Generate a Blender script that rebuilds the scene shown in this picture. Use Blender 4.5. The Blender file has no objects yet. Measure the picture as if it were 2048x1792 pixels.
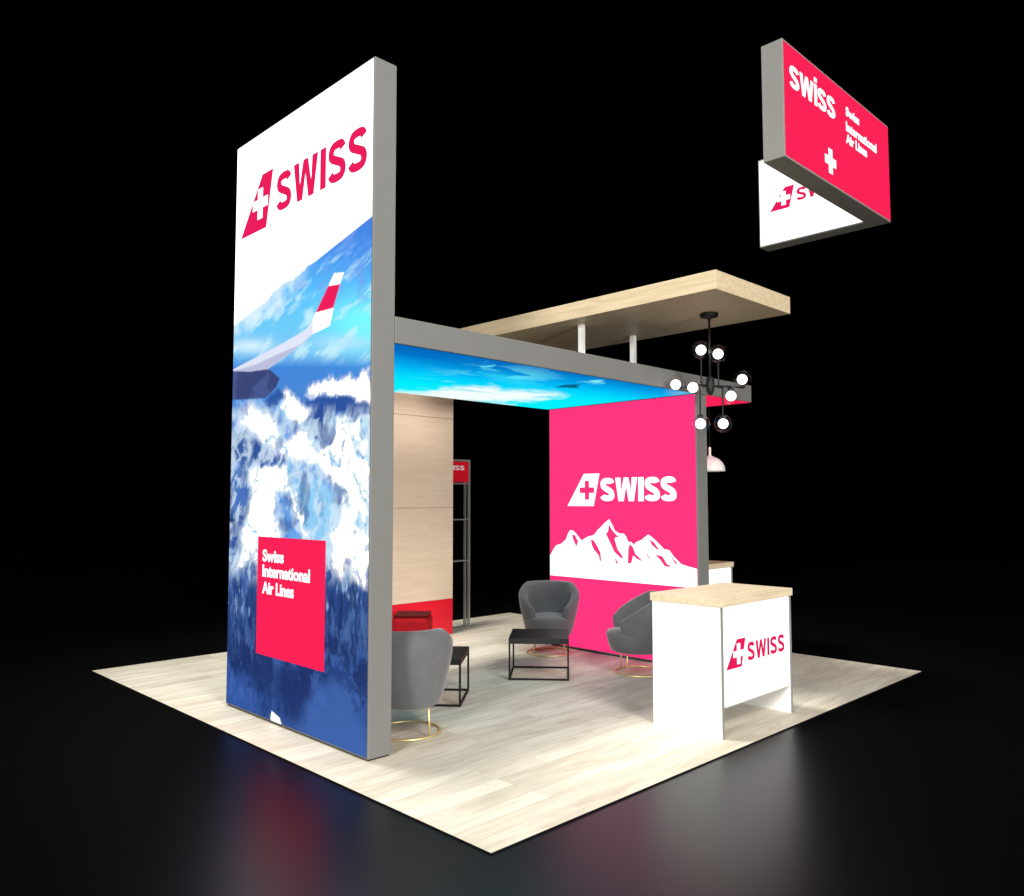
import bpy, bmesh, math, random
import numpy as np
from mathutils import Vector, Matrix
random.seed(4)
S = bpy.context.scene
COL = S.collection

# ------------------------------------------------------------------ camera, world, lamps, exposure
CAM = Vector((-2.848074, -3.046335, 1.775540)); YAW, PITCH, ROLL = 0.793318, 0.0641747, -0.00101480
fw = Vector((math.cos(YAW)*math.cos(PITCH), math.sin(YAW)*math.cos(PITCH), math.sin(PITCH)))
rt = Vector((math.sin(YAW), -math.cos(YAW), 0)); up = rt.cross(fw)
rt2 = rt*math.cos(ROLL)+up*math.sin(ROLL); up2 = -rt*math.sin(ROLL)+up*math.cos(ROLL)
cam = bpy.data.objects.new('camera', bpy.data.cameras.new('camera')); COL.objects.link(cam)
cam.matrix_world = Matrix(((rt2.x, up2.x, -fw.x, CAM.x), (rt2.y, up2.y, -fw.y, CAM.y), (rt2.z, up2.z, -fw.z, CAM.z), (0, 0, 0, 1)))
cam.data.sensor_width = 36; cam.data.lens = 1607.41/2048*36; cam.data.clip_end = 300
S.camera = cam

world = bpy.data.worlds.new('World'); S.world = world; world.use_nodes = True
world.node_tree.nodes['Background'].inputs[0].default_value = (0, 0, 0, 1)
world.node_tree.nodes['Background'].inputs[1].default_value = 0

def area(name, loc, target, size, power, col=(1, 1, 1)):
    l = bpy.data.lights.new(name, 'AREA'); l.shape = 'DISK'; l.size = size; l.energy = power; l.color = col
    o = bpy.data.objects.new(name, l); COL.objects.link(o); o.location = loc
    o.rotation_euler = (Vector(target)-Vector(loc)).to_track_quat('-Z', 'Y').to_euler()
    return o
def spot(name, loc, target, radius, power, cone, col=(1, 1, 1), blend=.35):
    l = bpy.data.lights.new(name, 'SPOT'); l.shadow_soft_size = radius; l.energy = power; l.color = col
    l.spot_size = math.radians(cone); l.spot_blend = blend
    o = bpy.data.objects.new(name, l); COL.objects.link(o); o.location = loc
    o.rotation_euler = (Vector(target)-Vector(loc)).to_track_quat('-Z', 'Y').to_euler()
    return o
spot('overhead_lamp', (0.2, 4.4, 15.0), (3.4, 3.3, 0), 1.2, 8600, 43, (1, .965, .90), blend=.6)
area('side_lamp', (-10.0, -3.0, 4.6), (3, 2.6, 1.8), 3.0, 1550, (1, .98, .95))
area('front_lamp', (-1.5, -9.5, 9.0), (3, 2.6, 1.0), 5.0, 1450, (1, .97, .92))
area('low_front_fill', (-2.0, -13.0, 2.0), (3.2, 3.0, 1.2), 2.5, 1500, (1, .97, .92))  # added fill light, brightens the wooden wall and floor under the canopy

S.view_settings.view_transform = 'Standard'; S.view_settings.look = 'None'
S.view_settings.gamma = 1; S.view_settings.exposure = 0; S.view_settings.use_curve_mapping = False
S.cycles.max_bounces = 8; S.cycles.transparent_max_bounces = 12
S.cycles.caustics_reflective = False; S.cycles.caustics_refractive = False
S.cycles.sample_clamp_indirect = 4

# ------------------------------------------------------------------ materials
def lin(c): return tuple(((v/255)/12.92 if v/255 <= .04045 else ((v/255+.055)/1.055)**2.4) for v in c)
def new_mat(name):
    m = bpy.data.materials.new(name); m.use_nodes = True
    return m, m.node_tree.nodes, m.node_tree.links, m.node_tree.nodes['Principled BSDF']
def plain(name, c, rough=.5, metal=0, spec=.5, noise=0.0, nscale=6, bump=0):
    m, N, L, b = new_mat(name)
    b.inputs['Base Color'].default_value = (*c, 1); b.inputs['Roughness'].default_value = rough
    b.inputs['Metallic'].default_value = metal; b.inputs['Specular IOR Level'].default_value = spec
    if noise or bump:
        tc = N.new('ShaderNodeTexCoord'); n = N.new('ShaderNodeTexNoise'); n.inputs['Scale'].default_value = nscale
        n.inputs['Detail'].default_value = 6; L.new(tc.outputs['Object'], n.inputs['Vector'])
        if noise:
            r = N.new('ShaderNodeMapRange'); r.inputs[3].default_value = 1-noise; r.inputs[4].default_value = 1+noise
            L.new(n.outputs['Fac'], r.inputs[0])
            v = N.new('ShaderNodeVectorMath'); v.operation = 'SCALE'; v.inputs[0].default_value = c
            L.new(r.outputs[0], v.inputs['Scale']); L.new(v.outputs[0], b.inputs['Base Color'])
        if bump:
            bp = N.new('ShaderNodeBump'); bp.inputs['Strength'].default_value = bump; bp.inputs['Distance'].default_value = .004
            L.new(n.outputs['Fac'], bp.inputs['Height']); L.new(bp.outputs[0], b.inputs['Normal'])
    return m
def glow(name, c, strength=1.0):            # a backlit print or a lit bulb
    m, N, L, b = new_mat(name)
    b.inputs['Base Color'].default_value = (.001, .001, .001, 1); b.inputs['Roughness'].default_value = .6
    b.inputs['Specular IOR Level'].default_value = 0
    b.inputs['Emission Color'].default_value = (*c, 1); b.inputs['Emission Strength'].default_value = strength
    return m
def glow_attr(name, strength=1.0):
    m = glow(name, (1, 1, 1), strength); N = m.node_tree.nodes
    a = N.new('ShaderNodeAttribute'); a.attribute_name = 'print'
    m.node_tree.links.new(a.outputs['Color'], N['Principled BSDF'].inputs['Emission Color'])
    return m
def wood(name, ca, cb, scale=(1, 14, 14), rough=.5, axis=None):
    m, N, L, b = new_mat(name)
    tc = N.new('ShaderNodeTexCoord'); mp = N.new('ShaderNodeMapping'); mp.inputs['Scale'].default_value = scale
    L.new(tc.outputs['Object'], mp.inputs[0])
    n = N.new('ShaderNodeTexNoise'); n.inputs['Scale'].default_value = 2.2; n.inputs['Detail'].default_value = 8; n.inputs['Roughness'].default_value = .6; n.inputs['Distortion'].default_value = .6
    L.new(mp.outputs[0], n.inputs['Vector'])
    r = N.new('ShaderNodeValToRGB'); r.color_ramp.elements[0].position = .3; r.color_ramp.elements[0].color = (*ca, 1)
    r.color_ramp.elements[1].position = .7; r.color_ramp.elements[1].color = (*cb, 1)
    L.new(n.outputs['Fac'], r.inputs[0]); L.new(r.outputs[0], b.inputs['Base Color'])
    b.inputs['Roughness'].default_value = rough
    bp = N.new('ShaderNodeBump'); bp.inputs['Strength'].default_value = .15; bp.inputs['Distance'].default_value = .002
    L.new(n.outputs['Fac'], bp.inputs['Height']); L.new(bp.outputs[0], b.inputs['Normal'])
    return m

MAT = {}
MAT['alu'] = plain('grey_aluminium', (.15, .15, .144), .6, 0, .3, noise=.05, nscale=3)
MAT['silver'] = plain('lightened_aluminium', (.20, .20, .19), .6, 0, .3, noise=.05, nscale=3)  # lighter copy of the grey aluminium, stronger light on the sign put into colour
MAT['white'] = plain('white_laminate', (.86, .86, .85), .35, noise=.015, nscale=2)
MAT['oak'] = wood('pale_oak', (.47, .375, .235), (.62, .51, .345), (14, 1, 14))
MAT['oak_top'] = wood('pale_oak_top', (.56, .455, .30), (.72, .61, .43), (1, 14, 14))
MAT['beige'] = wood('beige_wood', (.73, .57, .42), (.82, .66, .50), (1, 3, 9), .6)
MAT['joint'] = plain('dark_joint_backing', (.30, .22, .15), .8)  # darker backing colour showing through the cladding joints
MAT['red'] = plain('red_laminate', lin((232, 22, 48)), .35)
MAT['darkred'] = plain('dark_red_upholstery', (.30, .006, .012), .8, 0, .1, noise=.15, nscale=8)
MAT['rim'] = plain('dark_brown_rim', (.085, .010, .010), .9, 0, .05)
MAT['fabric'] = plain('grey_velvet', (.095, .097, .102), .85, 0, .2, noise=.22, nscale=9, bump=.5)
MAT['fabric'].node_tree.nodes['Principled BSDF'].inputs['Sheen Weight'].default_value = .35
MAT['gold'] = plain('brushed_gold', (.86, .68, .34), .45, .85)
MAT['black'] = plain('black_metal', (.006, .006, .0065), .5, 0, .25)
MAT['blacktop'] = plain('black_table_top', (.010, .011, .012), .5, 0, .25)
MAT['steel'] = plain('silver_steel', (.45, .46, .44), .4, .6)
MAT['whitemetal'] = plain('white_enamel', (.88, .88, .86), .4)
MAT['glow_white'] = glow('backlit_white_print', (1, 1, 1), 1.5)
MAT['glow_red'] = glow('backlit_red_print', lin((252, 34, 86)), 1.0)
MAT['glow_crimson'] = glow('backlit_crimson_lettering', lin((236, 28, 92)), 1.0)
MAT['glow_pink'] = glow('backlit_pink_print', lin((255, 54, 128)), 1.0)
MAT['bulb'] = glow('lit_bulb', (1, .99, .96), 3.0)
MAT['print'] = glow_attr('backlit_landscape_print', 1.0)
MAT['print_ceiling'] = glow_attr('backlit_sky_print', 1.0)

m, N, L, b = new_mat('clear_glass'); MAT['glass'] = m
N.remove(b); out = N['Material Output']
t = N.new('ShaderNodeBsdfTransparent'); t.inputs[0].default_value = (.97, .97, .97, 1)
g = N.new('ShaderNodeBsdfGlossy'); g.inputs['Roughness'].default_value = .03
lw = N.new('ShaderNodeLayerWeight'); lw.inputs[0].default_value = .05
mx = N.new('ShaderNodeMixShader'); L.new(lw.outputs['Facing'], mx.inputs[0]); L.new(t.outputs[0], mx.inputs[1]); L.new(g.outputs[0], mx.inputs[2]); L.new(mx.outputs[0], out.inputs[0])

# glossy black hall floor
m, N, L, b = new_mat('black_glossy_floor'); MAT['ground'] = m
b.inputs['Base Color'].default_value = (.0004, .0004, .0004, 1); b.inputs['Roughness'].default_value = .34
b.inputs['IOR'].default_value = 1.47

# whitewashed planks
m, N, L, b = new_mat('whitewashed_vinyl_planks'); MAT['planks'] = m
tc = N.new('ShaderNodeTexCoord'); br = N.new('ShaderNodeTexBrick')
br.inputs['Scale'].default_value = 1; br.inputs['Brick Width'].default_value = 1.22; br.inputs['Row Height'].default_value = .152
br.inputs['Mortar Size'].default_value = .0012; br.offset = .37; br.inputs['Color1'].default_value = (0, 0, 0, 1); br.inputs['Color2'].default_value = (1, 1, 1, 1)
br.inputs['Mortar'].default_value = (.5, .5, .5, 1); br.inputs['Bias'].default_value = 0
L.new(tc.outputs['Object'], br.inputs['Vector'])
r1 = N.new('ShaderNodeValToRGB'); cr = r1.color_ramp
cr.elements[0].color = (.62, .57, .465, 1); cr.elements[1].color = (.75, .72, .61, 1)
e = cr.elements.new(.5); e.color = (.70, .655, .55, 1)
L.new(br.outputs['Color'], r1.inputs[0])
mp = N.new('ShaderNodeMapping'); mp.inputs['Scale'].default_value = (1.1, 9, 1); L.new(tc.outputs['Object'], mp.inputs[0])
n1 = N.new('ShaderNodeTexNoise'); n1.inputs['Scale'].default_value = 1.6; n1.inputs['Detail'].default_value = 9; n1.inputs['Roughness'].default_value = .62; n1.inputs['Distortion'].default_value = .8
# each plank gets its own grain offset
ad = N.new('ShaderNodeVectorMath'); ad.operation = 'MULTIPLY_ADD'; ad.inputs[1].default_value = (7, 3, 5)
L.new(br.outputs['Color'], ad.inputs[0]); L.new(mp.outputs[0], ad.inputs[2]); L.new(ad.outputs[0], n1.inputs['Vector'])
r2 = N.new('ShaderNodeValToRGB'); r2.color_ramp.elements[0].position = .32; r2.color_ramp.elements[0].color = (.80, .77, .73, 1)
r2.color_ramp.elements[1].position = .62; r2.color_ramp.elements[1].color = (1.06, 1.06, 1.05, 1)
L.new(n1.outputs['Fac'], r2.inputs[0])
mu = N.new('ShaderNodeMix'); mu.data_type = 'RGBA'; mu.blend_type = 'MULTIPLY'; mu.inputs[0].default_value = 1
L.new(r1.outputs[0], mu.inputs[6]); L.new(r2.outputs[0], mu.inputs[7])
mo = N.new('ShaderNodeMix'); mo.data_type = 'RGBA'; mo.inputs[7].default_value = (.42, .38, .32, 1)
L.new(br.outputs['Fac'], mo.inputs[0]); L.new(mu.outputs[2], mo.inputs[6]); L.new(mo.outputs[2], b.inputs['Base Color'])
b.inputs['Roughness'].default_value = .5; b.inputs['Specular IOR Level'].default_value = .3

# ------------------------------------------------------------------ helpers
def tag(o, label, cat, group=None):
    o['label'] = label; o['category'] = cat
    if group: o['group'] = group
    return o
def thing(name, loc, label, cat, group=None, rz=0):
    o = bpy.data.objects.new(name, None); COL.objects.link(o); o.location = loc; o.rotation_euler = (0, 0, rz)
    o.empty_display_size = .2
    return tag(o, label, cat, group)
def obj(name, bm, mat, parent=None, smooth=False, bevel=0, loc=None, label=None, sub=0):
    bmesh.ops.recalc_face_normals(bm, faces=bm.faces)
    me = bpy.data.meshes.new(name); bm.to_mesh(me); bm.free()
    me.materials.append(MAT[mat]); o = bpy.data.objects.new(name, me); COL.objects.link(o)
    if smooth:
        for p in me.polygons: p.use_smooth = True
    if bevel:
        md = o.modifiers.new('b', 'BEVEL'); md.width = bevel; md.segments = 2; md.limit_method = 'ANGLE'; md.angle_limit = math.radians(40)
    if sub:
        md = o.modifiers.new('s', 'SUBSURF'); md.levels = sub; md.render_levels = sub
    if parent: o.parent = parent
    if loc: o.location = loc
    if label: o['label'] = label
    return o
def box(bm, x0, x1, y0, y1, z0, z1):
    v = [bm.verts.new(p) for p in ((x0,y0,z0),(x1,y0,z0),(x1,y1,z0),(x0,y1,z0),(x0,y0,z1),(x1,y0,z1),(x1,y1,z1),(x0,y1,z1))]
    for f in ((0,3,2,1),(4,5,6,7),(0,1,5,4),(1,2,6,5),(2,3,7,6),(3,0,4,7)): bm.faces.new([v[i] for i in f])
    return bm
def bx(*a):
    bm = bmesh.new(); return box(bm, *a)
def tube(bm, a, b_, r, n=10):
    a = Vector(a); b_ = Vector(b_); d = (b_-a); q = d.to_track_quat('Z', 'Y').to_matrix()
    ra = [bm.verts.new(a+q@Vector((r*math.cos(2*math.pi*i/n), r*math.sin(2*math.pi*i/n), 0))) for i in range(n)]
    rb = [bm.verts.new(b_+q@Vector((r*math.cos(2*math.pi*i/n), r*math.sin(2*math.pi*i/n), 0))) for i in range(n)]
    for i in range(n): bm.faces.new((ra[i], ra[(i+1) % n], rb[(i+1) % n], rb[i]))
    bm.faces.new(ra[::-1]); bm.faces.new(rb)
def lathe(bm, prof, n=40, c=(0, 0, 0), sx=1.0):
    rings = []
    for r, z in prof:
        if r < 1e-5: rings.append([bm.verts.new((c[0], c[1], c[2]+z))])
        else:
            rings.append([bm.verts.new((c[0]+r*math.cos(2*math.pi*i/n), c[1]+r*math.sin(2*math.pi*i/n), c[2]+z)) for i in range(n)])
    for A, B in zip(rings, rings[1:]):
        for i in range(n):
            j = (i+1) % n
            if len(A) == 1 and len(B) == 1: continue
            if len(A) == 1: bm.faces.new((A[0], B[i], B[j]))
            elif len(B) == 1: bm.faces.new((A[i], A[j], B[0]))
            else: bm.faces.new((A[i], A[j], B[j], B[i]))
def torus(bm, c, R, r, n=48, k=8):
    rings = []
    for i in range(n):
        a = 2*math.pi*i/n
        rings.append([bm.verts.new((c[0]+(R+r*math.cos(2*math.pi*j/k))*math.cos(a), c[1]+(R+r*math.cos(2*math.pi*j/k))*math.sin(a), c[2]+r*math.sin(2*math.pi*j/k))) for j in range(k)])
    for i in range(n):
        for j in range(k):
            bm.faces.new((rings[i][j], rings[(i+1) % n][j], rings[(i+1) % n][(j+1) % k], rings[i][(j+1) % k]))
# flat shapes: a plane is (axis, value); 2-D points (s,t) with t = height; off = how far proud along the outward normal
def P3(axis, val, s, t): return (val, s, t) if axis == 'x' else (s, val, t)
def poly(name, pts, axis, val, th, mat, parent, holes=(), off=0.0):
    """flat print piece of thickness th standing proud of plane (outward = -axis)"""
    bm = bmesh.new(); loops = [pts]+list(holes); edges = []
    for lp in loops:
        vs = [bm.verts.new((p[0], p[1], 0)) for p in lp]
        for i in range(len(vs)): edges.append(bm.edges.new((vs[i], vs[(i+1) % len(vs)])))
    bmesh.ops.triangle_fill(bm, use_beauty=True, use_dissolve=False, edges=edges)
    r = bmesh.ops.extrude_face_region(bm, geom=bm.faces[:])
    for g_ in r['geom']:
        if isinstance(g_, bmesh.types.BMVert): g_.co.z = th
    for v in bm.verts:
        s, t_, h = v.co; v.co = Vector(P3(axis, val-off-h, s, t_))
    return obj(name, bm, mat, parent)
def letters(name, txt, axis, val, s0, s1, t0, t1, mat, parent, off=.003, bold=.02, spacing=1.0, th=.002, shear=0, label=None, slope=0):
    """text fitted to s0..s1 (reading direction) and t0..t1, on plane facing -axis"""
    cu = bpy.data.curves.new('t', 'FONT'); cu.body = txt; cu.size = 1; cu.offset = bold; cu.space_character = spacing; cu.space_line = .92
    cu.resolution_u = 5
    o = bpy.data.objects.new('t', cu); COL.objects.link(o)
    dg = bpy.context.evaluated_depsgraph_get(); me = bpy.data.meshes.new_from_object(o.evaluated_get(dg))
    bpy.data.objects.remove(o)
    bm = bmesh.new(); bm.from_mesh(me); bpy.data.meshes.remove(me)
    bmesh.ops.remove_doubles(bm, verts=bm.verts, dist=1e-5)
    xs = [v.co.x for v in bm.verts]; ys = [v.co.y for v in bm.verts]
    x0, x1, y0, y1 = min(xs), max(xs), min(ys), max(ys)
    r = bmesh.ops.extrude_face_region(bm, geom=bm.faces[:])
    top = {g_ for g_ in r['geom'] if isinstance(g_, bmesh.types.BMVert)}
    for v in bm.verts:
        u = (v.co.x-x0)/(x1-x0); w = (v.co.y-y0)/(y1-y0)
        v.co = Vector(P3(axis, val-off-(th if v in top else 0), s0+u*(s1-s0), t0+w*(t1-t0)+slope*u))
    return obj(name, bm, mat, parent, label=label)
def _cr(P, n=8):
    out = []
    for i in range(len(P)-1):
        p0 = P[max(i-1, 0)]; p1 = P[i]; p2 = P[i+1]; p3 = P[min(i+2, len(P)-1)]
        for k in range(n):
            t_ = k/n; out.append(tuple(.5*(2*b+(c_-a)*t_+(2*a-5*b+4*c_-d)*t_*t_+(3*b-a-3*c_+d)*t_**3) for a, b, c_, d in zip(p0, p1, p2, p3)))
    out.append(P[-1]); return out
def glyph(ch_, w):
    """closed outlines of a letter, cap height 1; returns (outlines, advance width)"""
    h = w/2
    if ch_ in 'Ss':
        w = .205 if .205 < w < .24 else w; h = w/2
        W_ = .66; mid = [(.90,.765),(.72,.0),(.5,0),(.27,0),(0,.73),(.2,.60),(.5,.505),(.8,.41),(1,.27),(.75,0),(.5,0),(.26,0),(.06,.255)]
        a, b = h, W_-h
        P = [(b-.01, .765), (W_*.74, 1-h-.028), (W_*.5, 1-h), (W_*.25, 1-h-.035), (a, .73), (a+.05, .605), (W_*.5, .505), (b-.05, .40), (b, .265), (W_*.76, h+.035), (W_*.5, h), (W_*.24, h+.03), (a-.02, .235)]
        C_ = _cr(P); L_, R_ = [], []
        for i, p in enumerate(C_):
            q0 = C_[max(i-1, 0)]; q1 = C_[min(i+1, len(C_)-1)]; dx, dy = q1[0]-q0[0], q1[1]-q0[1]; l = math.hypot(dx, dy)
            nx, ny = -dy/l*h, dx/l*h; L_.append((p[0]+nx, p[1]+ny)); R_.append((p[0]-nx, p[1]-ny))
        return [L_+R_[::-1]], W_
    if ch_ == 'I': return [[(0, 0), (w, 0), (w, 1), (0, 1)]], w
    if ch_ == 'i': return [[(0, 0), (w, 0), (w, 1), (0, 1)], [(0, 1.10), (w, 1.10), (w, 1.30), (0, 1.30)]], w
    W_ = 1.02; f_ = w*1.02; c_ = W_/2; v = .27
    return [[(0, 1), (f_, 1), (v+.005, .38), (c_-f_*.42, 1), (c_+f_*.42, 1), (W_-v-.005, .38), (W_-f_, 1), (W_, 1), (W_-v+f_*.45, 0), (W_-v-f_*.5, 0), (c_, .66), (v+f_*.5, 0), (v-f_*.45, 0)]], W_
def wordmark(word, axis, val, s0, s1, t0, t1, mat, parent, w=.2, gap=.07, off=.003, th=.002):
    x = 0; outs = []
    for ch_ in word:
        o_, a = glyph(ch_, w); outs += [[(p[0]+x, p[1]) for p in q_] for q_ in o_]; x += a+gap
    x -= gap; bm = bmesh.new()
    for q_ in outs:
        vs = [bm.verts.new((s0+p[0]/x*(s1-s0), t0+p[1]*(t1-t0), 0)) for p in q_]
        es = [bm.edges.new((vs[i], vs[(i+1) % len(vs)])) for i in range(len(vs))]
        bmesh.ops.triangle_fill(bm, use_beauty=True, edges=es)
    r = bmesh.ops.extrude_face_region(bm, geom=bm.faces[:])
    for g_ in r['geom']:
        if isinstance(g_, bmesh.types.BMVert): g_.co.z = th
    for v in bm.verts:
        s_, t_, h = v.co; v.co = Vector(P3(axis, val-off-h, s_, t_))
    return obj('lettering', bm, mat, parent)

def fin(axis, val, bl, br_, tr, tl, cross_c, arm, mat_fin, mat_cross, parent, off=.003, sgn=1):
    """tail-fin emblem: fin outline plus a cross"""
    e_ = poly('emblem', [bl, br_, tr, tl], axis, val, .002, mat_fin, parent, off=off)
    cx, cy = cross_c; a, w = arm
    pts = [(cx-w, cy-a), (cx+w, cy-a), (cx+w, cy-w), (cx+a, cy-w), (cx+a, cy+w), (cx+w, cy+w), (cx+w, cy+a), (cx-w, cy+a), (cx-w, cy+w), (cx-a, cy+w), (cx-a, cy-w), (cx-w, cy-w)]
    poly('cross', pts, axis, val, .0015, mat_cross, e_, off=off+.002)
    return e_

# ------------------------------------------------------------------ procedural prints (numpy noise, vertex colours)
def vnoise(x, y, seed):
    xi = np.floor(x).astype(np.int64); yi = np.floor(y).astype(np.int64); xf = x-xi; yf = y-yi
    def h(a, b_):
        n = (a*374761393+b_*668265263+seed*982451653) & 0x7fffffff
        n = ((n ^ (n >> 13))*1274126177) & 0x7fffffff
        return ((n ^ (n >> 16)) & 0xffff)/65535.0
    u = xf*xf*(3-2*xf); v = yf*yf*(3-2*yf)
    return (h(xi, yi)*(1-u)+h(xi+1, yi)*u)*(1-v)+(h(xi, yi+1)*(1-u)+h(xi+1, yi+1)*u)*v
def fbm(x, y, seed=0, oct_=5, g_=.55):
    a = 1; s = 0; t_ = 0
    for k in range(oct_):
        s = s+a*vnoise(x*2**k, y*2**k, seed+k*17); t_ += a; a *= g_
    return s/t_
def sdist(X, Y, pts):
    """signed distance to a polygon, positive inside"""
    d = np.full(X.shape, 1e9); ins = np.zeros(X.shape, bool); n = len(pts)
    for i in range(n):
        x1, y1 = pts[i]; x2, y2 = pts[(i+1) % n]; ex, ey = x2-x1, y2-y1
        tt = np.clip(((X-x1)*ex+(Y-y1)*ey)/(ex*ex+ey*ey+1e-9), 0, 1)
        d = np.minimum(d, np.hypot(X-x1-tt*ex, Y-y1-tt*ey))
        c = ((y1 > Y) != (y2 > Y)) & (X < (x2-x1)*(Y-y1)/((y2-y1) if y2 != y1 else 1e-9)+x1)
        ins ^= c
    return np.where(ins, d, -d)
def sm(a, b_, x): t_ = np.clip((x-a)/(b_-a), 0, 1); return t_*t_*(3-2*t_)
def mixc(c, col, m_): return c*(1-m_[:, None])+np.array(lin(col))[None, :]*m_[:, None]
def ramp(v, stops):
    xs = [s_[0] for s_ in stops]; cs = np.array([lin(s_[1]) for s_ in stops])
    return np.stack([np.interp(v, xs, cs[:, k]) for k in range(3)], 1)
def hom(H, s, t_):
    w = H[2][0]*s+H[2][1]*t_+1
    return (H[0][0]*s+H[0][1]*t_+H[0][2])/w, (H[1][0]*s+H[1][1]*t_+H[1][2])/w
def print_sheet(name, mapf, s0, s1, t0, t1, step, paint, mat, parent):
    ns = int(abs(s1-s0)/step); nt = int(abs(t1-t0)/step)
    s = np.linspace(s0, s1, ns+1); t_ = np.linspace(t0, t1, nt+1); SS, TT = np.meshgrid(s, t_)
    SS = SS.ravel(); TT = TT.ravel()
    co = mapf(SS, TT)
    i = np.arange(ns); j = np.arange(nt); I, J = np.meshgrid(i, j); q = (J*(ns+1)+I).ravel()
    f_ = np.stack([q, q+1, q+ns+2, q+ns+1], 1)
    me = bpy.data.meshes.new(name); me.vertices.add(len(co)); me.vertices.foreach_set('co', co.astype(np.float32).ravel())
    me.loops.add(f_.size); me.loops.foreach_set('vertex_index', f_.ravel().astype(np.int32))
    me.polygons.add(len(f_)); me.polygons.foreach_set('loop_start', np.arange(0, f_.size, 4, dtype=np.int32))
    me.update(calc_edges=True); me.validate()
    c = np.clip(paint(SS, TT), 0, 4); at = me.color_attributes.new('print', 'FLOAT_COLOR', 'POINT')
    at.data.foreach_set('color', np.concatenate([c, np.ones((len(c), 1))], 1).astype(np.float32).ravel())
    me.materials.append(MAT[mat]); o = bpy.data.objects.new(name, me); COL.objects.link(o); o.parent = parent
    return o

H_TOWER = [[-92.82431208, 14.89096651, 1081.45256331], [165.52142454, -359.62330356, 1664.22256633], [.16537163, .01491159, 1]]
def paint_tower(s, t_):
    X, Y = hom(H_TOWER, s, t_)
    u = -s*3.0; v = t_*3.0                                    # metres, for noise
    n1 = fbm(u*.8, v*.8, 3); n2 = fbm(u*2.2, v*2.2, 9); n3 = fbm(u*6, v*6, 21, 4); n4 = fbm(u*14, v*14, 5, 3)
    wx = X+(n2-.5)*30+(n3-.5)*12+(n4-.5)*3; wy = Y+(fbm(u*2.2+9, v*2.2, 11)-.5)*34+(fbm(u*6+5, v*6, 31, 4)-.5)*14+(fbm(u*13+5, v*13, 35, 3)-.5)*4
    c = ramp(Y, [(430, (72, 130, 226)), (500, (72, 146, 240)), (580, (90, 190, 255)), (650, (110, 205, 252)), (705, (125, 200, 248)), (735, (66, 136, 222)), (790, (74, 136, 214)), (860, (96, 150, 226)), (1000, (104, 158, 226)), (1100, (66, 104, 178)), (1170, (46, 76, 140)), (1290, (36, 58, 112)), (1360, (36, 58, 112)), (1420, (46, 76, 140)), (1530, (62, 100, 172))])
    # bright glow of sky round the wing tip and streaky thin cloud
    g_ = np.exp(-(((X-735)/85)**2+((Y-645)/52)**2)); c = mixc(c, (120, 250, 255), np.clip(g_*1.1, 0, 1))
    st = fbm(u*.9+v*.9, v*4.2-u*1.5, 44, 5); m_ = sm(.5, .74, st)*sm(500, 560, Y+.25*(X-600))*(1-sm(700, 735, Y)); c = mixc(c, (205, 245, 255), m_*.85)
    m_ = sm(.52, .7, fbm(u*2.5, v*2.5, 71))*(1-sm(560, 640, Y)); c = mixc(c, (120, 165, 240), m_*.6)
    m_ = np.exp(-(((X-500)/45)**2+((Y-692)/14)**2)); c = mixc(c, (225, 250, 255), m_*.8)
    m_ = np.exp(-(((X-690)/60)**2+((Y-685)/14)**2)); c = mixc(c, (185, 232, 255), m_*.8)
    # icy middle ground
    m_ = sm(790, 812, wy)*(1-sm(1085, 1175, wy)); c = mixc(c, (150, 205, 245), m_*sm(.38, .6, n2)*.9)
    m_ = sm(785, 800, wy)*(1-sm(1060, 1100, wy)); c = mixc(c, (78, 128, 210), m_*sm(.5, .66, n3)*.3)
    WH = (255, 255, 255)
    def blob(pts, col, soft=5, amt=1.0, edge=0):
        nonlocal c
        c = mixc(c, col, sm(-soft*1.7, soft*1.5, sdist(wx, wy, pts)+edge)*amt)
    blob([(497,808),(559,833),(564,862),(548,905),(518,884),(492,862),(468,841)], WH, 8, .92)
    blob([(608,787),(617,771),(663,758),(698,750),(719,761),(740,740),(740,818),(725,812),(703,798),(698,787)], WH, 5)
    blob([(572,777),(590,795),(623,826),(601,842),(569,824)], WH, 5)
    blob([(559,895),(601,849),(623,868),(634,898),(660,886),(675,838),(742,828),(742,1085),(662,1085),(684,1018),(687,980),(655,959),(640,925),(590,925),(560,915)], WH, 6)
    blob([(500,938),(572,927),(585,975),(553,1002),(556,1042),(569,1085),(478,1085),(500,1002)], WH, 6)
    blob([(488,1030),(558,1030),(569,1072),(517,1078),(514,1156),(500,1098),(488,1136),(472,1138),(484,1092)], WH, 6)
    blob([(671,1030),(742,1030),(736,1172),(709,1165),(697,1121),(685,1158),(662,1138),(668,1083)], WH, 6)
    blob([(604,797),(698,787),(738,814),(738,828),(690,826),(652,838),(663,868),(652,885),(634,876),(607,841),(622,822)], (44, 82, 160), 5)
    blob([(462,862),(492,868),(518,886),(545,905),(572,910),(570,922),(545,925),(500,932),(460,925)], (46, 80, 156), 6, .95)
    blob([(537,782),(572,775),(570,800),(540,818),(532,806)], (44, 82, 160), 4, .9)
    blob([(560,835),(600,842),(590,866),(566,864)], (86, 140, 225), 6, .8)
    blob([(560,998),(583,980),(600,1020),(612,1085),(570,1085),(556,1040)], (96, 158, 235), 6, .85)
    blob([(592,965),(640,968),(684,985),(684,1018),(662,1075),(615,1082),(606,1020)], (150, 212, 250), 8, .8)
    blob([(455,935),(488,935),(498,990),(484,1040),(460,1080),(455,1000)], (66, 102, 180), 8, .8)
    blob([(455,1010),(478,1030),(462,1090),(452,1090)], (32, 48, 110), 6, .9)
    blob([(584,972),(592,975),(608,1030),(620,1080),(614,1080),(600,1035)], WH, 3)
    blob([(675,1000),(688,1002),(684,1015),(676,1012)], (30, 60, 120), 4, .8)
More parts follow.
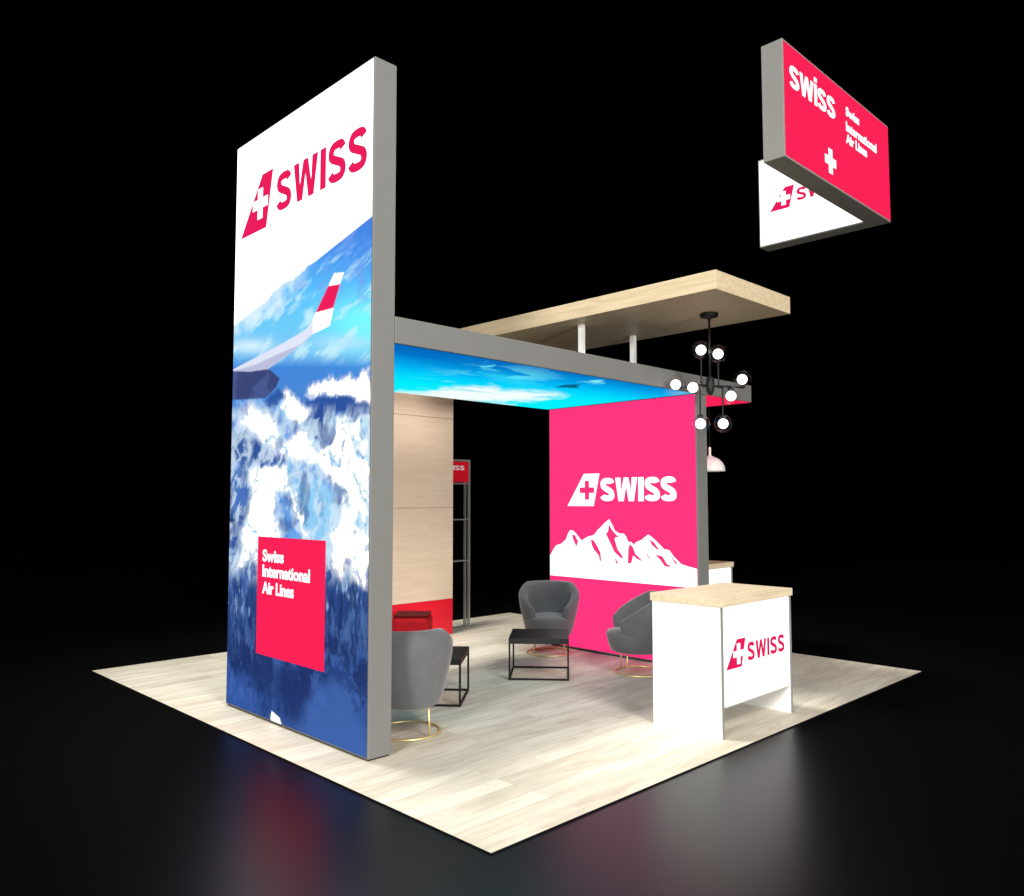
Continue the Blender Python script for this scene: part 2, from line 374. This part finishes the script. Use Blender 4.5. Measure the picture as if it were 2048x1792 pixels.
    m_ = sm(.62, .7, n4)*sm(.5, .6, n2)*sm(830, 850, Y)*(1-sm(1060, 1120, Y)); c = mixc(c, (120, 185, 232), m_*.35)
    wm = sm(.55, .95, c.min(1)); zone = sm(800, 840, Y)*(1-sm(1130, 1180, Y))
    rdg = 1-np.abs(2*fbm(u*1.5+.9*v+n2*.8, v*1.1-u*.3+n2*.6, 131, 5, .5)-1)          # snow ridges
    m_ = wm*zone*sm(.80, .95, rdg)*(.25+.75*sm(.42, .58, n1)); c = mixc(c, (178, 224, 247), m_*.8)
    m_ = wm*zone*sm(.93, .99, rdg)*sm(.5, .62, n3); c = mixc(c, (92, 150, 212), m_*.75)
    rd2 = 1-np.abs(2*fbm(u*2.4-.8*v+n2, v*1.6+n3*.5, 137, 5, .55)-1)
    m_ = (1-wm)*zone*sm(.70, .97, rd2); c = mixc(c, (214, 236, 252), m_*.75)
    m_ = (1-wm)*zone*sm(.48, .70, fbm(u*2.4+3, v*1.8, 147, 5, .5)); c = mixc(c, (44, 78, 150), m_*.6)
    m_ = zone*sm(.70, .76, n4)*sm(.5, .6, n3)*(1-sm(700, 742, X)*.6); c = mixc(c, (70, 125, 195), m_*.45)
    # vertical fall of dark rock and forest below the ice
    sv = fbm(u*5.5+.8*n3, v*1.4+n2, 81, 6, .65); m_ = sm(.48, .68, sv)*sm(1120, 1160, Y)*(1-sm(1280, 1340, Y)); c = mixc(c, (84, 120, 184), m_*.6)
    m_ = sm(.6, .75, fbm(u*8+n3, v*2.0, 85, 5, .65))*sm(1130, 1150, Y)*(1-sm(1200, 1260, Y)); c = mixc(c, (170, 205, 240), m_*.7)
    m_ = sm(.5, .7, fbm(u*8+n2, v*2.2, 95, 5, .65))*sm(1150, 1180, Y)*(1-sm(1300, 1390, Y)); c = mixc(c, (26, 44, 98), m_*.7)
    m_ = sm(.5, .65, n2)*sm(1280, 1320, Y)*(1-sm(1400, 1450, Y)); c = mixc(c, (66, 104, 178), m_*.7)
    m_ = sm(.54, .68, n3)*sm(1290, 1330, Y); c = mixc(c, (28, 46, 104), m_*.55*(1-sm(1420, 1470, Y)))
    blob([(552,1330),(610,1340),(620,1400),(600,1432),(570,1425),(545,1380)], (32, 50, 105), 12, .8)
    blob([(662,1355),(690,1362),(712,1420),(742,1490),(742,1530),(600,1470),(612,1405)], (66, 104, 176), 12, .8)
    blob([(452,1350),(480,1350),(520,1400),(505,1440),(452,1415)], (64, 104, 190), 12, .5)
    c = mixc(c, WH, sm(-2, 2, sdist(X+(n4-.5)*5, Y+(n4-.5)*5, [(543,1421),(560,1436),(566,1455),(552,1452),(542,1440)])))
    # aircraft wing
    sh = sm(-1.5, 1.5, sdist(X, Y, [(464,742),(537,737),(560,757),(552,775),(532,796),(464,800)])); c = mixc(c, (72, 84, 138), sh*.95)
    c = mixc(c, (52, 62, 110), sh*sm(.45, .6, n2)*.7)
    wp = [(660,651),(628,667),(600,692),(569,715),(537,738),(500,743),(464,742),(470,737),(518,712),(564,688),(598,668),(615,656),(625,640),(633,625),(668,616)]
    w = sm(-1.2, 1.2, sdist(X, Y, wp)); c = mixc(c, (222, 228, 245), w)
    lo = sm(-2, 2, sdist(X, Y, [(600,690),(628,668),(569,716),(537,739),(500,744),(464,743),(510,730),(560,707)])); c = mixc(c, (188, 192, 222), lo*w)
    c = mixc(c, WH, w*sm(-4, 6, X-628))
    c = mixc(c, WH, sm(-1.2, 1.2, sdist(X, Y, [(657,573),(669,547),(689,545),(680,570)])))
    c = mixc(c, (240, 28, 92), sm(-1, 1, sdist(X, Y, [(632,626),(657,572),(681,568),(667,616)])))
    # white top with a straight slanting edge
    e_ = (Y-434)-(X-743)*(-.795); e_ = e_+(n2-.5)*34*sm(500, 560, X)*(1-sm(610, 640, X))
    c = mixc(c, WH, 1-sm(-2, 2, e_))
    # thin veil of cloud just under the edge
    m_ = (1-sm(4, 38, e_+(n2-.5)*50))*(1-sm(560, 640, X))*sm(-3, 3, e_); c = mixc(c, (225, 245, 255), np.clip(m_, 0, 1)*.8)
    return c*(1+1.3*sm(.7, 1.0, c.min(1)))[:, None]

H_CEIL = [[440.04789252, -94.32110953, 982.96710362], [165.00642288, 168.19046717, 571.47645018], [.16539738, .16803826, 1]]
def paint_ceiling(s, t_):
    X, Y = hom(H_CEIL, s, t_)
    v = (t_-1.63)/(3.74-1.63); u = (s-.6)/3.9
    n2 = fbm(s*1.4, t_*1.4, 7); n3 = fbm(s*3.5, t_*5, 19); n4 = fbm(s*9, t_*12, 29, 4)
    c = ramp(v+.25*u+(n2-.5)*.12, [(-.1, (0, 84, 172)), (.15, (0, 118, 200)), (.36, (0, 170, 238)), (.52, (0, 206, 252)), (.78, (0, 236, 255)), (1.3, (0, 246, 255))])
    wx = X+(n3-.5)*60+(n4-.5)*30; wy = Y+(n3-.5)*16+(n4-.5)*12
    def blob(pts, col, soft=3, amt=1.0):
        nonlocal c
        c = mixc(c, col, sm(-soft, soft, sdist(wx, wy, pts))*amt)
    m_ = sm(.54, .68, fbm(s*2.4, t_*5, 51))*np.exp(-(((X-1000)/95)**2+((Y-752)/18)**2)); c = mixc(c, (120, 248, 255), m_*.7)
    blob([(955,743),(1030,752),(1075,766),(1040,770),(985,756)], (60, 232, 255), 8, .5)
    blob([(800,784),(850,785),(900,774),(985,771),(1000,781),(1060,781),(1125,788),(1061,801),(999,806),(940,806),(860,798),(800,792)], (250, 255, 252), 8, .95)
    m_ = sm(.5, .66, fbm(s*3, t_*9, 61))*sm(770, 776, Y)*np.exp(-(((X-930)/60)**2)); c = mixc(c, (120, 225, 235), m_*.6)
    blob([(965,727),(985,727),(985,735),(965,735)], (100, 235, 255), 3, .9)
    blob([(1165,760),(1200,758),(1200,765),(1165,765)], (140, 245, 255), 3, .9)
    c = mixc(c, (120, 225, 255), sm(1320, 1365, X)*.5)
    # small dark bird-like aircraft seen from below
    c = mixc(c, (10, 70, 110), sm(-1.2, 1.2, sdist(X, Y, [(1108,774),(1128,769),(1150,768),(1163,769),(1154,772),(1158,776),(1136,775)]))*.85)
    return c

# ------------------------------------------------------------------ the setting
bm = bmesh.new(); vs = [bm.verts.new(p) for p in ((-40,-40,-.010),(60,-40,-.010),(60,60,-.010),(-40,60,-.010))]; bm.faces.new(vs)
o = obj('ground', bm, 'ground'); o['kind'] = 'structure'; o['label'] = 'black glossy hall floor reflecting the lit panels'
o = obj('floor', bx(0, 6.096, 0, 6.096, -.0095, 0), 'planks', bevel=0); o.data.materials.append(MAT['black'])
for p_ in o.data.polygons:
    if p_.normal.z < .5: p_.material_index = 1
o['kind'] = 'structure'; o['label'] = 'square floor of whitewashed planks'

# ------------------------------------------------------------------ light tower
X0, Y0, Y1, TT, HT = .363, 1.613, 3.762, .195, 4.954
ZB0, ZB1 = 2.900, 3.095
tw = thing('light_tower', (X0+TT/2, (Y0+Y1)/2, 0), 'tall backlit tower panel with alpine print, red fin emblem and white top', 'light tower')
def into(o, parent):       # keep world coordinates under a moved Empty
    bpy.context.view_layer.update()
    return o
class Under:
    """objects are modelled in world coordinates, then moved under their Empty"""
    def __init__(s, root): s.root = root
def adopt(root):
    inv = Matrix.Translation(-Vector(root.location))
    for ch in [c for c in bpy.data.objects if c.parent == root]:
        ch.data = ch.data.copy() if ch.data.users > 1 else ch.data
        ch.data.transform(inv)
        for g_ in [c for c in bpy.data.objects if c.parent == ch]:
            g_.data.transform(inv)
            for k_ in [c for c in bpy.data.objects if c.parent == g_]: k_.data.transform(inv)
bm = bx(X0, X0+TT, Y0, Y1, .012, HT)
obj('frame', bm, 'alu', tw, bevel=.006)
obj('plinth', bx(X0+.015, X0+TT-.015, Y0+.015, Y1-.015, 0, .012), 'black', tw)
E_ = .012
gp = print_sheet('graphic_panel', lambda s, t_: np.stack([np.full(s.shape, X0-.003), s, t_], 1), Y1-E_, Y0+E_, .026, HT-E_, .0075, paint_tower, 'print', tw)
fin('x', X0-.003, (3.641, 4.085), (3.179, 4.085), (3.075, 4.566), (3.262, 4.566), (3.290, 4.318), (.134, .044), 'glow_crimson', 'glow_white', gp)
wordmark('SWISS', 'x', X0-.003, 3.005, 1.69, 4.162, 4.484, 'glow_crimson', gp, w=.225, gap=.095)
rp = poly('red_panel', [(3.218, .518), (2.172, .518), (2.172, 1.474), (3.218, 1.474)], 'x', X0-.003, .002, 'glow_red', gp, off=.002)
for tx, a, b_, z0, z1 in (('Swiss', 3.128, 2.785, 1.272, 1.372), ('International', 3.126, 2.385, 1.148, 1.248), ('Air Lines', 3.126, 2.622, 1.012, 1.112)):
    letters('lettering', tx, 'x', X0-.003, a, b_, z0, z1, 'glow_white', rp, off=.0045, bold=.028)
adopt(tw)

# ------------------------------------------------------------------ ceiling bridge
XE = 5.640
br_ = thing('ceiling_bridge', (3.0, 2.69, ZB0), 'long grey flat canopy whose backlit ceiling shows blue sky, joined to the tower', 'canopy')
obj('frame', bx(X0+TT+.002, XE, Y0, Y1, ZB0, ZB1), 'alu', br_, bevel=.005)
print_sheet('ceiling_panel', lambda s, t_: np.stack([s, t_, np.full(s.shape, ZB0-.003)], 1), X0+TT+.01, 4.46, Y0+.012, Y1-.012, .011, paint_ceiling, 'print_ceiling', br_)
obj('soffit_panel', bx(4.70, XE-.012, Y0+.012, Y1-.012, ZB0-.004, ZB0-.001), 'glow_red', br_, label='pink backlit panel under the overhanging end')
adopt(br_)

# ------------------------------------------------------------------ pink light wall
XP, WT = 4.471, .20
pw = thing('light_wall', (XP+WT/2, (Y0+Y1)/2, 0), 'pink backlit wall with white mountain drawing and white fin emblem', 'light wall')
obj('frame', bx(XP, XP+WT, Y0, Y1-.03, .012, ZB0-.005), 'alu', pw, bevel=.005)
obj('plinth', bx(XP+.015, XP+WT-.015, Y0+.015, Y1-.045, 0, .012), 'black', pw)
gp = obj('graphic_panel', bx(XP-.003, XP, Y0+.014, Y1-.042, .03, ZB0-.010), 'glow_pink', pw)
fin('x', XP-.003, (3.425, 1.699), (3.018, 1.699), (2.928, 2.080), (3.165, 2.080), (3.118, 1.886), (.112, .033), 'glow_white', 'glow_pink', gp)
wordmark('SWISS', 'x', XP-.003, 2.912, 1.868, 1.757, 2.025, 'glow_white', gp, w=.245, gap=.045)
mt = [(3.715,1.09),(3.65,1.18),(3.61,1.22),(3.53,1.24),(3.45,1.3),(3.42,1.37),(3.38,1.41),(3.33,1.4),(3.26,1.34),(3.21,1.29),(3.17,1.31),(3.11,1.34),(3.02,1.36),(2.96,1.42),(2.92,1.45),(2.86,1.5),(2.79,1.55),(2.74,1.48),(2.71,1.42),(2.64,1.39),(2.58,1.39),(2.55,1.36),(2.52,1.3),(2.48,1.3),(2.44,1.27),(2.41,1.3),(2.33,1.33),(2.29,1.36),(2.24,1.39),(2.19,1.36),(2.11,1.3),(2.04,1.24),(1.97,1.23),(1.91,1.16),(1.82,1.09),(1.74,1.07),(1.67,1.06),(1.628,1.05),(1.628,.85),(3.715,.85)]
cuts = [[(3.36,1.36),(3.31,1.35),(3.26,1.28),(3.29,1.21),(3.34,1.3)],[(3.07,1.31),(3.02,1.3),(2.97,1.24),(2.92,1.16),(2.91,1.07),(2.93,1.06),(2.95,1.13),(3.02,1.19),(3.05,1.24)],[(2.79,1.49),(2.74,1.42),(2.68,1.37),(2.64,1.35),(2.7,1.345),(2.71,1.32),(2.67,1.21),(2.61,1.15),(2.59,1.11),(2.62,1.11),(2.72,1.18),(2.76,1.25),(2.84,1.38),(2.81,1.41)],[(2.71,1.12),(2.66,1.05),(2.7,1.05)],[(2.5,1.28),(2.45,1.24),(2.42,1.17),(2.34,1.11),(2.33,1.09),(2.41,1.12),(2.45,1.15),(2.48,1.06),(2.53,1.06),(2.52,1.22)],[(2.23,1.34),(2.17,1.31),(2.1,1.23),(2.13,1.23),(2.2,1.28)],[(2.16,1.18),(2.06,1.16),(2.0,1.08),(1.94,1.06),(1.99,1.05),(2.04,1.06),(2.09,1.12)],[(1.95,1.18),(1.91,1.13),(1.86,1.09),(1.9,1.09),(1.93,1.13)],[(2.28,1.23),(2.255,1.14),(2.18,1.09),(2.235,1.14)]]
poly('mountain_drawing', mt, 'x', XP-.003, .002, 'glow_white', gp, holes=cuts, off=.003)
adopt(pw)

# ------------------------------------------------------------------ overhead wooden slab on posts
ws = thing('wooden_canopy', (3.9, 2.3, 3.6), 'thick pale oak slab raised on posts above the grey bridge', 'canopy')
obj('slab', bx(3.227, 4.597, .603, 4.05, 3.60, 3.769), 'oak', ws, bevel=.003)
for px, py in ((3.506, 2.369), (4.351, 2.337)):
    obj('post', bx(px-.026, px+.026, py-.026, py+.026, ZB1+.001, 3.60), 'whitemetal', ws)
adopt(ws)

# ------------------------------------------------------------------ wood clad wall, far side
ww = thing('wooden_wall', (3.0, 5.45, 0), 'beige wood clad wall with red base panel standing behind the seats', 'wall')
bm = bmesh.new()
for z0, z1 in ((.470, 1.667), (1.673, 2.857), (2.863, 3.40)): box(bm, 2.05, 4.152, 5.194, 5.212, z0, z1)
obj('wood_cladding', bm, 'beige', ww)
obj('core', bx(2.052, 4.150, 5.213, 5.42, 0, 3.395), 'joint', ww)
obj('red_base', bx(2.05, 4.152, 5.192, 5.212, .004, .467), 'red', ww)
adopt(ww)

# ------------------------------------------------------------------ display rack
rk = thing('display_rack', (4.35, 5.5, 0), 'slim silver display rack with red header, right of the wooden wall', 'rack')
RX0, RX1, RY0, RY1, RH = 4.06, 4.672, 5.43, 5.54, 2.335
for x, y in ((RX0, RY0), (RX1-.03, RY0), (RX0, RY1-.03), (RX1-.03, RY1-.03)):
    obj('post', bx(x, x+.03, y, y+.03, 0, RH), 'steel', rk)
hd = obj('header', bx(RX0+.031, RX1-.031, RY0+.004, RY0+.022, 2.02, 2.305), 'red', rk)
wordmark('SWISS', 'y', RY0+.004, 4.14, 4.56, 2.185, 2.25, 'whitemetal', hd, off=.001)
for z in (.93, 1.50, 2.0):
    obj('shelf', bx(RX0+.031, RX1-.031, RY0+.006, RY1-.006, z-.008, z+.008), 'steel', rk)
bm = bmesh.new()
box(bm, RX0+.031, RX1-.031, RY0+.004, RY0+.024, 0.0, .022); box(bm, RX0+.031, RX1-.031, RY1-.024, RY1-.004, 0.0, .022)
obj('base_rail', bm, 'steel', rk)
bm = bmesh.new(); box(bm, RX0+.031, RX1-.031, RY0+.004, RY0+.024, RH-.025, RH)
obj('top_rail', bm, 'steel', rk)
adopt(rk)

# ------------------------------------------------------------------ reception counters
CG = 'white counters with oak tops'
def counter(x0, y0, w, d, label, lit):
    r_ = thing('reception_counter', (x0+w/2, y0+d/2, 0), label, 'counter', CG)
    obj('side_panel', bx(x0, x0+.03, y0+.012, y0+d, 0, .968), 'white', r_, bevel=.002)
    obj('side_panel', bx(x0+w-.03, x0+w, y0+.012, y0+d, 0, .968), 'white', r_, bevel=.002)
    bm = bmesh.new()
    box(bm, x0, x0+.012, y0, y0+.0115, 0, .968); obj('edge_trim', bm, 'silver', r_)
    obj('edge_trim', bx(x0+w-.012, x0+w, y0, y0+.0115, 0, .968), 'silver', r_)
    fp = obj('front_panel', bx(x0+.031, x0+w-.031, y0+.006, y0+.045, .225, .968), 'white', r_)
    lp = obj('light_panel', bx(x0+.034, x0+w-.034, y0+.003, y0+.0055, .235, .962), 'glow_white', r_)
    obj('inner_shelf', bx(x0+.031, x0+w-.031, y0+.047, y0+d-.02, .50, .52), 'white', r_)
    obj('top', bx(x0-.012, x0+w+.012, y0-.012, y0+d+.012, .969, 1.030), 'oak_top', r_, bevel=.002)
    return r_, lp
r_, lp = counter(2.526, .182, 1.095, .63, 'white reception counter with lit fin emblem front, nearest the corner', True)
fin('y', .185, (2.575, .497), (2.800, .497), (2.862, .710), (2.735, .710), (2.755, .600), (.078, .024), 'glow_crimson', 'glow_white', lp)
wordmark('SWISS', 'y', .185, 2.892, 3.490,   .525, .666, 'glow_crimson', lp, w=.20, gap=.11)
adopt(r_)
r_, lp = counter(4.75, 2.02, 1.095, .63, 'white counter half hidden behind the pink wall, only its end showing', False)
adopt(r_)

# ------------------------------------------------------------------ armchairs
def armchair():
    root = thing('armchair', (0, 0, 0), 'x', 'armchair', 'grey tub armchairs on gold ring bases')
    bm = bmesh.new(); nT = 29; a0 = math.radians(40); rings = []
    for i in range(nT):
        q = i/(nT-1); th = a0+(2*math.pi-2*a0)*q
        b_ = abs(q-.5)*2                                    # 0 at the back, 1 at the arm ends
        top = .805-.255*max(0, (b_-.42)/.58)**1.1
        thick = .098-.012*b_
        zb = .225+.005*b_
        prof = []
        def R(z): return .258+.100*(1-(1-min(1, (z-zb)/(.46)))**1.5)-.022*(max(0, z-.62)/.18)**2
        for z in np.linspace(zb, top-.04, 7): prof.append((R(z), z))
        ro = R(top)
        prof += [(ro-.008, top-.014), (ro-.03, top), (ro-.055, top), (ro-thick+.008, top-.014)]
        for z in np.linspace(top-.045, .30, 6): prof.append((min(R(z), ro)-thick-.01*(1-(z-.3)/.5), z))
        prof.append((.20, .235))
        e = 1.0
        rings.append([bm.verts.new((r_*math.cos(th), r_*math.sin(th), z)) for r_, z in prof])
    n = len(rings[0])
    for A, B in zip(rings, rings[1:]):
        for j in range(n): bm.faces.new((A[j], A[(j+1) % n], B[(j+1) % n], B[j]))
    bm.faces.new(rings[0]); bm.faces.new(rings[-1][::-1])
    o = obj('backrest', bm, 'fabric', root, smooth=True)
    md = o.modifiers.new('b', 'BEVEL'); md.width = .014; md.segments = 3; md.limit_method = 'ANGLE'; md.angle_limit = math.radians(50)
    bm = bmesh.new()
    lathe(bm, [(0, .222), (.24, .222), (.262, .235), (.283, .30), (.297, .37), (.300, .405), (.290, .424), (.262, .434), (.15, .440), (0, .442)], 48)
    for v in bm.verts:
        if v.co.x > 0: v.co.x *= 1.17
    obj('seat', bm, 'fabric', root, smooth=True)
    bm = bmesh.new(); torus(bm, (0, 0, .009), .255, .009); obj('base_ring', bm, 'gold', root, smooth=True)
    for k in range(4):
        a = math.radians(45+90*k); bm = bmesh.new(); tube(bm, (.245*math.cos(a), .245*math.sin(a), .010), (.235*math.cos(a), .235*math.sin(a), .245), .0075)
        obj('leg', bm, 'gold', root, smooth=True)
    return root
def dup(root, loc, rz, label):
    r_ = root.copy(); COL.objects.link(r_); r_.location = loc; r_.rotation_euler = (0, 0, rz); r_['label'] = label
    for ch in [c for c in bpy.data.objects if c.parent == root]:
        c = ch.copy(); COL.objects.link(c); c.parent = r_
    return r_
ch = armchair(); ch.location = (.985, 2.005, 0); ch.rotation_euler = (0, 0, math.radians(52))
ch['label'] = 'grey velvet armchair seen from behind beside the tall tower'
dup(ch, (4.10, 3.40, 0), math.radians(222), 'grey velvet armchair facing out in front of the pink wall, behind the black table')
dup(ch, (3.995, 2.02, 0), math.radians(138), 'grey velvet armchair in side view, partly hidden by the white counter')

# low dark red seat by the wooden wall
st = thing('low_seat', (3.15, 4.75, 0), 'low dark red seat with dark rim in front of the red base panel', 'seat')
bm = bx(-.22, .22, -.22, .22, .03, .40)
obj('body', bm, 'darkred', st, bevel=.06)
obj('top_rim', bx(-.205, .205, -.205, .205, .401, .415), 'rim', st, bevel=.006)
for a, b_ in ((-.17, -.17), (.17, -.17), (-.17, .17), (.17, .17)): obj('foot', bx(a-.02, a+.02, b_-.02, b_+.02, 0, .031), 'black', st)
st.rotation_euler = (0, 0, math.radians(-45))

# ------------------------------------------------------------------ coffee tables
tb = thing('coffee_table', (3.196, 2.693, 0), 'black square coffee table in front of the armchair by the pink wall', 'table', 'black metal cube tables')
tb.rotation_euler = (0, 0, math.radians(-48.5))
W = .2975; H = .408; q = .0085
obj('table_top', bx(-W, W, -W, W, H-.055, H), 'blacktop', tb, bevel=.003)
for a in (-1, 1):
    for c_ in (-1, 1):
        x = a*(W-q); y = c_*(W-q); obj('leg', bx(x-q, x+q, y-q, y+q, 0, H-.0555), 'black', tb)
for s_ in (-1, 1):
    y = s_*(W-q); obj('bottom_rail', bx(-W+2*q, W-2*q, y-q, y+q, .001, .018), 'black', tb)
    obj('bottom_rail', bx(y-q, y+q, -W+2*q, W-2*q, .001, .018), 'black', tb)
dup(tb, (1.79, 2.69, 0), math.radians(-48.5), 'black square coffee table mostly hidden behind the armchair at the tower')

# ------------------------------------------------------------------ chandelier under the wooden slab
CX, CY = 4.006, 1.154
cd = thing('chandelier', (CX, CY, 3.6), 'black branching chandelier with eight lit glass globes under the oak slab', 'chandelier')
bm = bmesh.new(); lathe(bm, [(0, 3.5995), (.085, 3.5995), (.09, 3.59), (.085, 3.565), (.03, 3.555), (.014, 3.53), (0, 3.53)], 32, (CX, CY, 0)); obj('ceiling_rose', bm, 'black', cd, smooth=True)
bm = bmesh.new(); tube(bm, (CX, CY, 2.95), (CX, CY, 3.56), .011); obj('rod', bm, 'black', cd, smooth=True)
bm = bmesh.new(); lathe(bm, [(0, 2.98), (.022, 2.975), (.038, 2.95), (.044, 2.89), (.038, 2.83), (.022, 2.80), (0, 2.79)], 24, (CX, CY, 0)); obj('hub', bm, 'black', cd, smooth=True)
GL = [((3.966,1.226,3.242), 'u'), ((4.087,1.11,3.203), 'u'), ((3.766,1.354,2.90), 's'), ((3.885,1.279,2.869), 's'), ((4.286,.935,2.972), 's'), ((4.196,1.04,2.79), 's'), ((3.974-.09,1.284-.09,2.506), 'd'), ((4.166+.05,1.094+.05,2.526), 'd')]
GL[2] = ((3.816+.06,1.404+.06,2.915), 's'); GL[3] = ((3.905-.09,1.319-.09,2.856), 's'); GL[4] = ((4.286+.07,.935+.07,2.968), 's')
for (gx, gy, gz), k in GL:
    bm = bmesh.new(); d = Vector((gx-CX, gy-CY, 0)); e_ = Vector((gx, gy, 0)); zz = 2.885
    tube(bm, (CX, CY, zz), (gx, gy, zz), .008, 8)
    sgn = 1 if gz > zz else -1
    if abs(gz-zz) > .05:
        tube(bm, (gx, gy, zz-sgn*.006), (gx, gy, gz-sgn*.075), .008, 8)
        lathe(bm, [(0, 0), (.03, 0), (.03, .012), (.012, .03), (0, .03)] if sgn < 0 else [(0, 0), (.03, 0), (.03, -.012), (.012, -.03), (0, -.03)], 16, (gx, gy, gz-sgn*.062))
    arm = obj('arm', bm, 'black', cd)
    bm = bmesh.new(); bmesh.ops.create_uvsphere(bm, u_segments=24, v_segments=14, radius=.050, matrix=Matrix.Translation((gx, gy, gz))); obj('bulb', bm, 'bulb', arm, smooth=True)
    bm = bmesh.new(); bmesh.ops.create_uvsphere(bm, u_segments=32, v_segments=18, radius=.092, matrix=Matrix.Translation((gx, gy, gz))); obj('glass_globe', bm, 'glass', arm, smooth=True)
adopt(cd)

# ------------------------------------------------------------------ pendant over the rear counter
pd = thing('pendant_lamp', (5.838, 2.30, 2.12), 'white dome pendant lamp hanging behind the pink wall', 'pendant lamp')
bm = bmesh.new(); prof = [(.012, .30), (.016, .295), (.016, .20), (.03, .19)]
for a in (72, 60, 48, 36, 24, 12, 0): prof.append((.182*math.cos(math.radians(a)), .015+.170*math.sin(math.radians(a))))
prof += [(.182, .0), (.176, .0)]+[(.176*math.cos(math.radians(a)), .012+.162*math.sin(math.radians(a))) for a in (10, 30, 50, 70, 85)]
lathe(bm, prof, 40); obj('shade', bm, 'whitemetal', pd, smooth=True)
bm = bmesh.new(); tube(bm, (0, 0, .295), (0, 0, ZB0-.004-2.12), .004); obj('cord', bm, 'black', pd)
bm = bmesh.new(); bmesh.ops.create_uvsphere(bm, u_segments=16, v_segments=10, radius=.045, matrix=Matrix.Translation((0, 0, .07))); obj('bulb', bm, 'bulb', pd, smooth=True)
tube_ = None

# ------------------------------------------------------------------ hanging sign
SX0, SX1, SY0, SY1, SZ0, SZ1, ST = 3.718, 6.165, .190, 1.640, 4.80, 5.882, .205
hs = thing('hanging_sign', ((SX0+SX1)/2, .9, SZ0), 'angled hanging sign high above, red lit outside and white lit inside', 'sign')
bm = bmesh.new()
pts = [(SX0, SY0), (SX1, SY0), (SX1, SY1), (SX1-ST, SY1), (SX1-ST, SY0+ST), (SX0, SY0+ST)]
lo = [bm.verts.new((x, y, SZ0)) for x, y in pts]; hi = [bm.verts.new((x, y, SZ1)) for x, y in pts]
bm.faces.new(lo[::-1]); bm.faces.new(hi)
for i in range(6): bm.faces.new((lo[i], lo[(i+1) % 6], hi[(i+1) % 6], hi[i]))
obj('frame', bm, 'silver', hs, bevel=.005)
rp = obj('red_panel', bx(SX0+.018, SX1-.012, SY0-.003, SY0, SZ0+.018, SZ1-.018), 'glow_red', hs)
wordmark('sWiss', 'y', SY0-.003, 3.835, 4.78, 5.480, 5.688, 'glow_white', rp, w=.205, gap=.06)
for tx, a, b_, z0, z1 in (('Swiss', 5.035, 5.36, 5.62, 5.715), ('International', 5.032, 5.80, 5.46, 5.56), ('Air Lines', 5.025, 5.54, 5.335, 5.435)):
    letters('lettering', tx, 'y', SY0-.003, a, b_, z0, z1, 'glow_white', rp, bold=.03)
cx, cy, a, w = 4.648, 5.030, .122, .042
poly('cross', [(cx-w, cy-a), (cx+w, cy-a), (cx+w, cy-w), (cx+a, cy-w), (cx+a, cy+w), (cx+w, cy+w), (cx+w, cy+a), (cx-w, cy+a), (cx-w, cy+w), (cx-a, cy+w), (cx-a, cy-w), (cx-w, cy-w)], 'y', SY0-.003, .002, 'glow_white', rp, off=.003)
XI = SX1-ST
wp = obj('white_panel', bx(XI-.003, XI, SY0+ST+.006, SY1-.014, SZ0+.016, SZ1-.018), 'glow_white', hs)
fin('x', XI-.003, (1.494, 5.200), (1.249, 5.200), (1.185, 5.455), (1.300, 5.455), (1.318, 5.325), (.082, .028), 'glow_crimson', 'glow_white', wp)
wordmark('SWISS', 'x', XI-.003, 1.158, .52, 5.25, 5.400, 'glow_crimson', wp, w=.2, gap=.11)
adopt(hs)
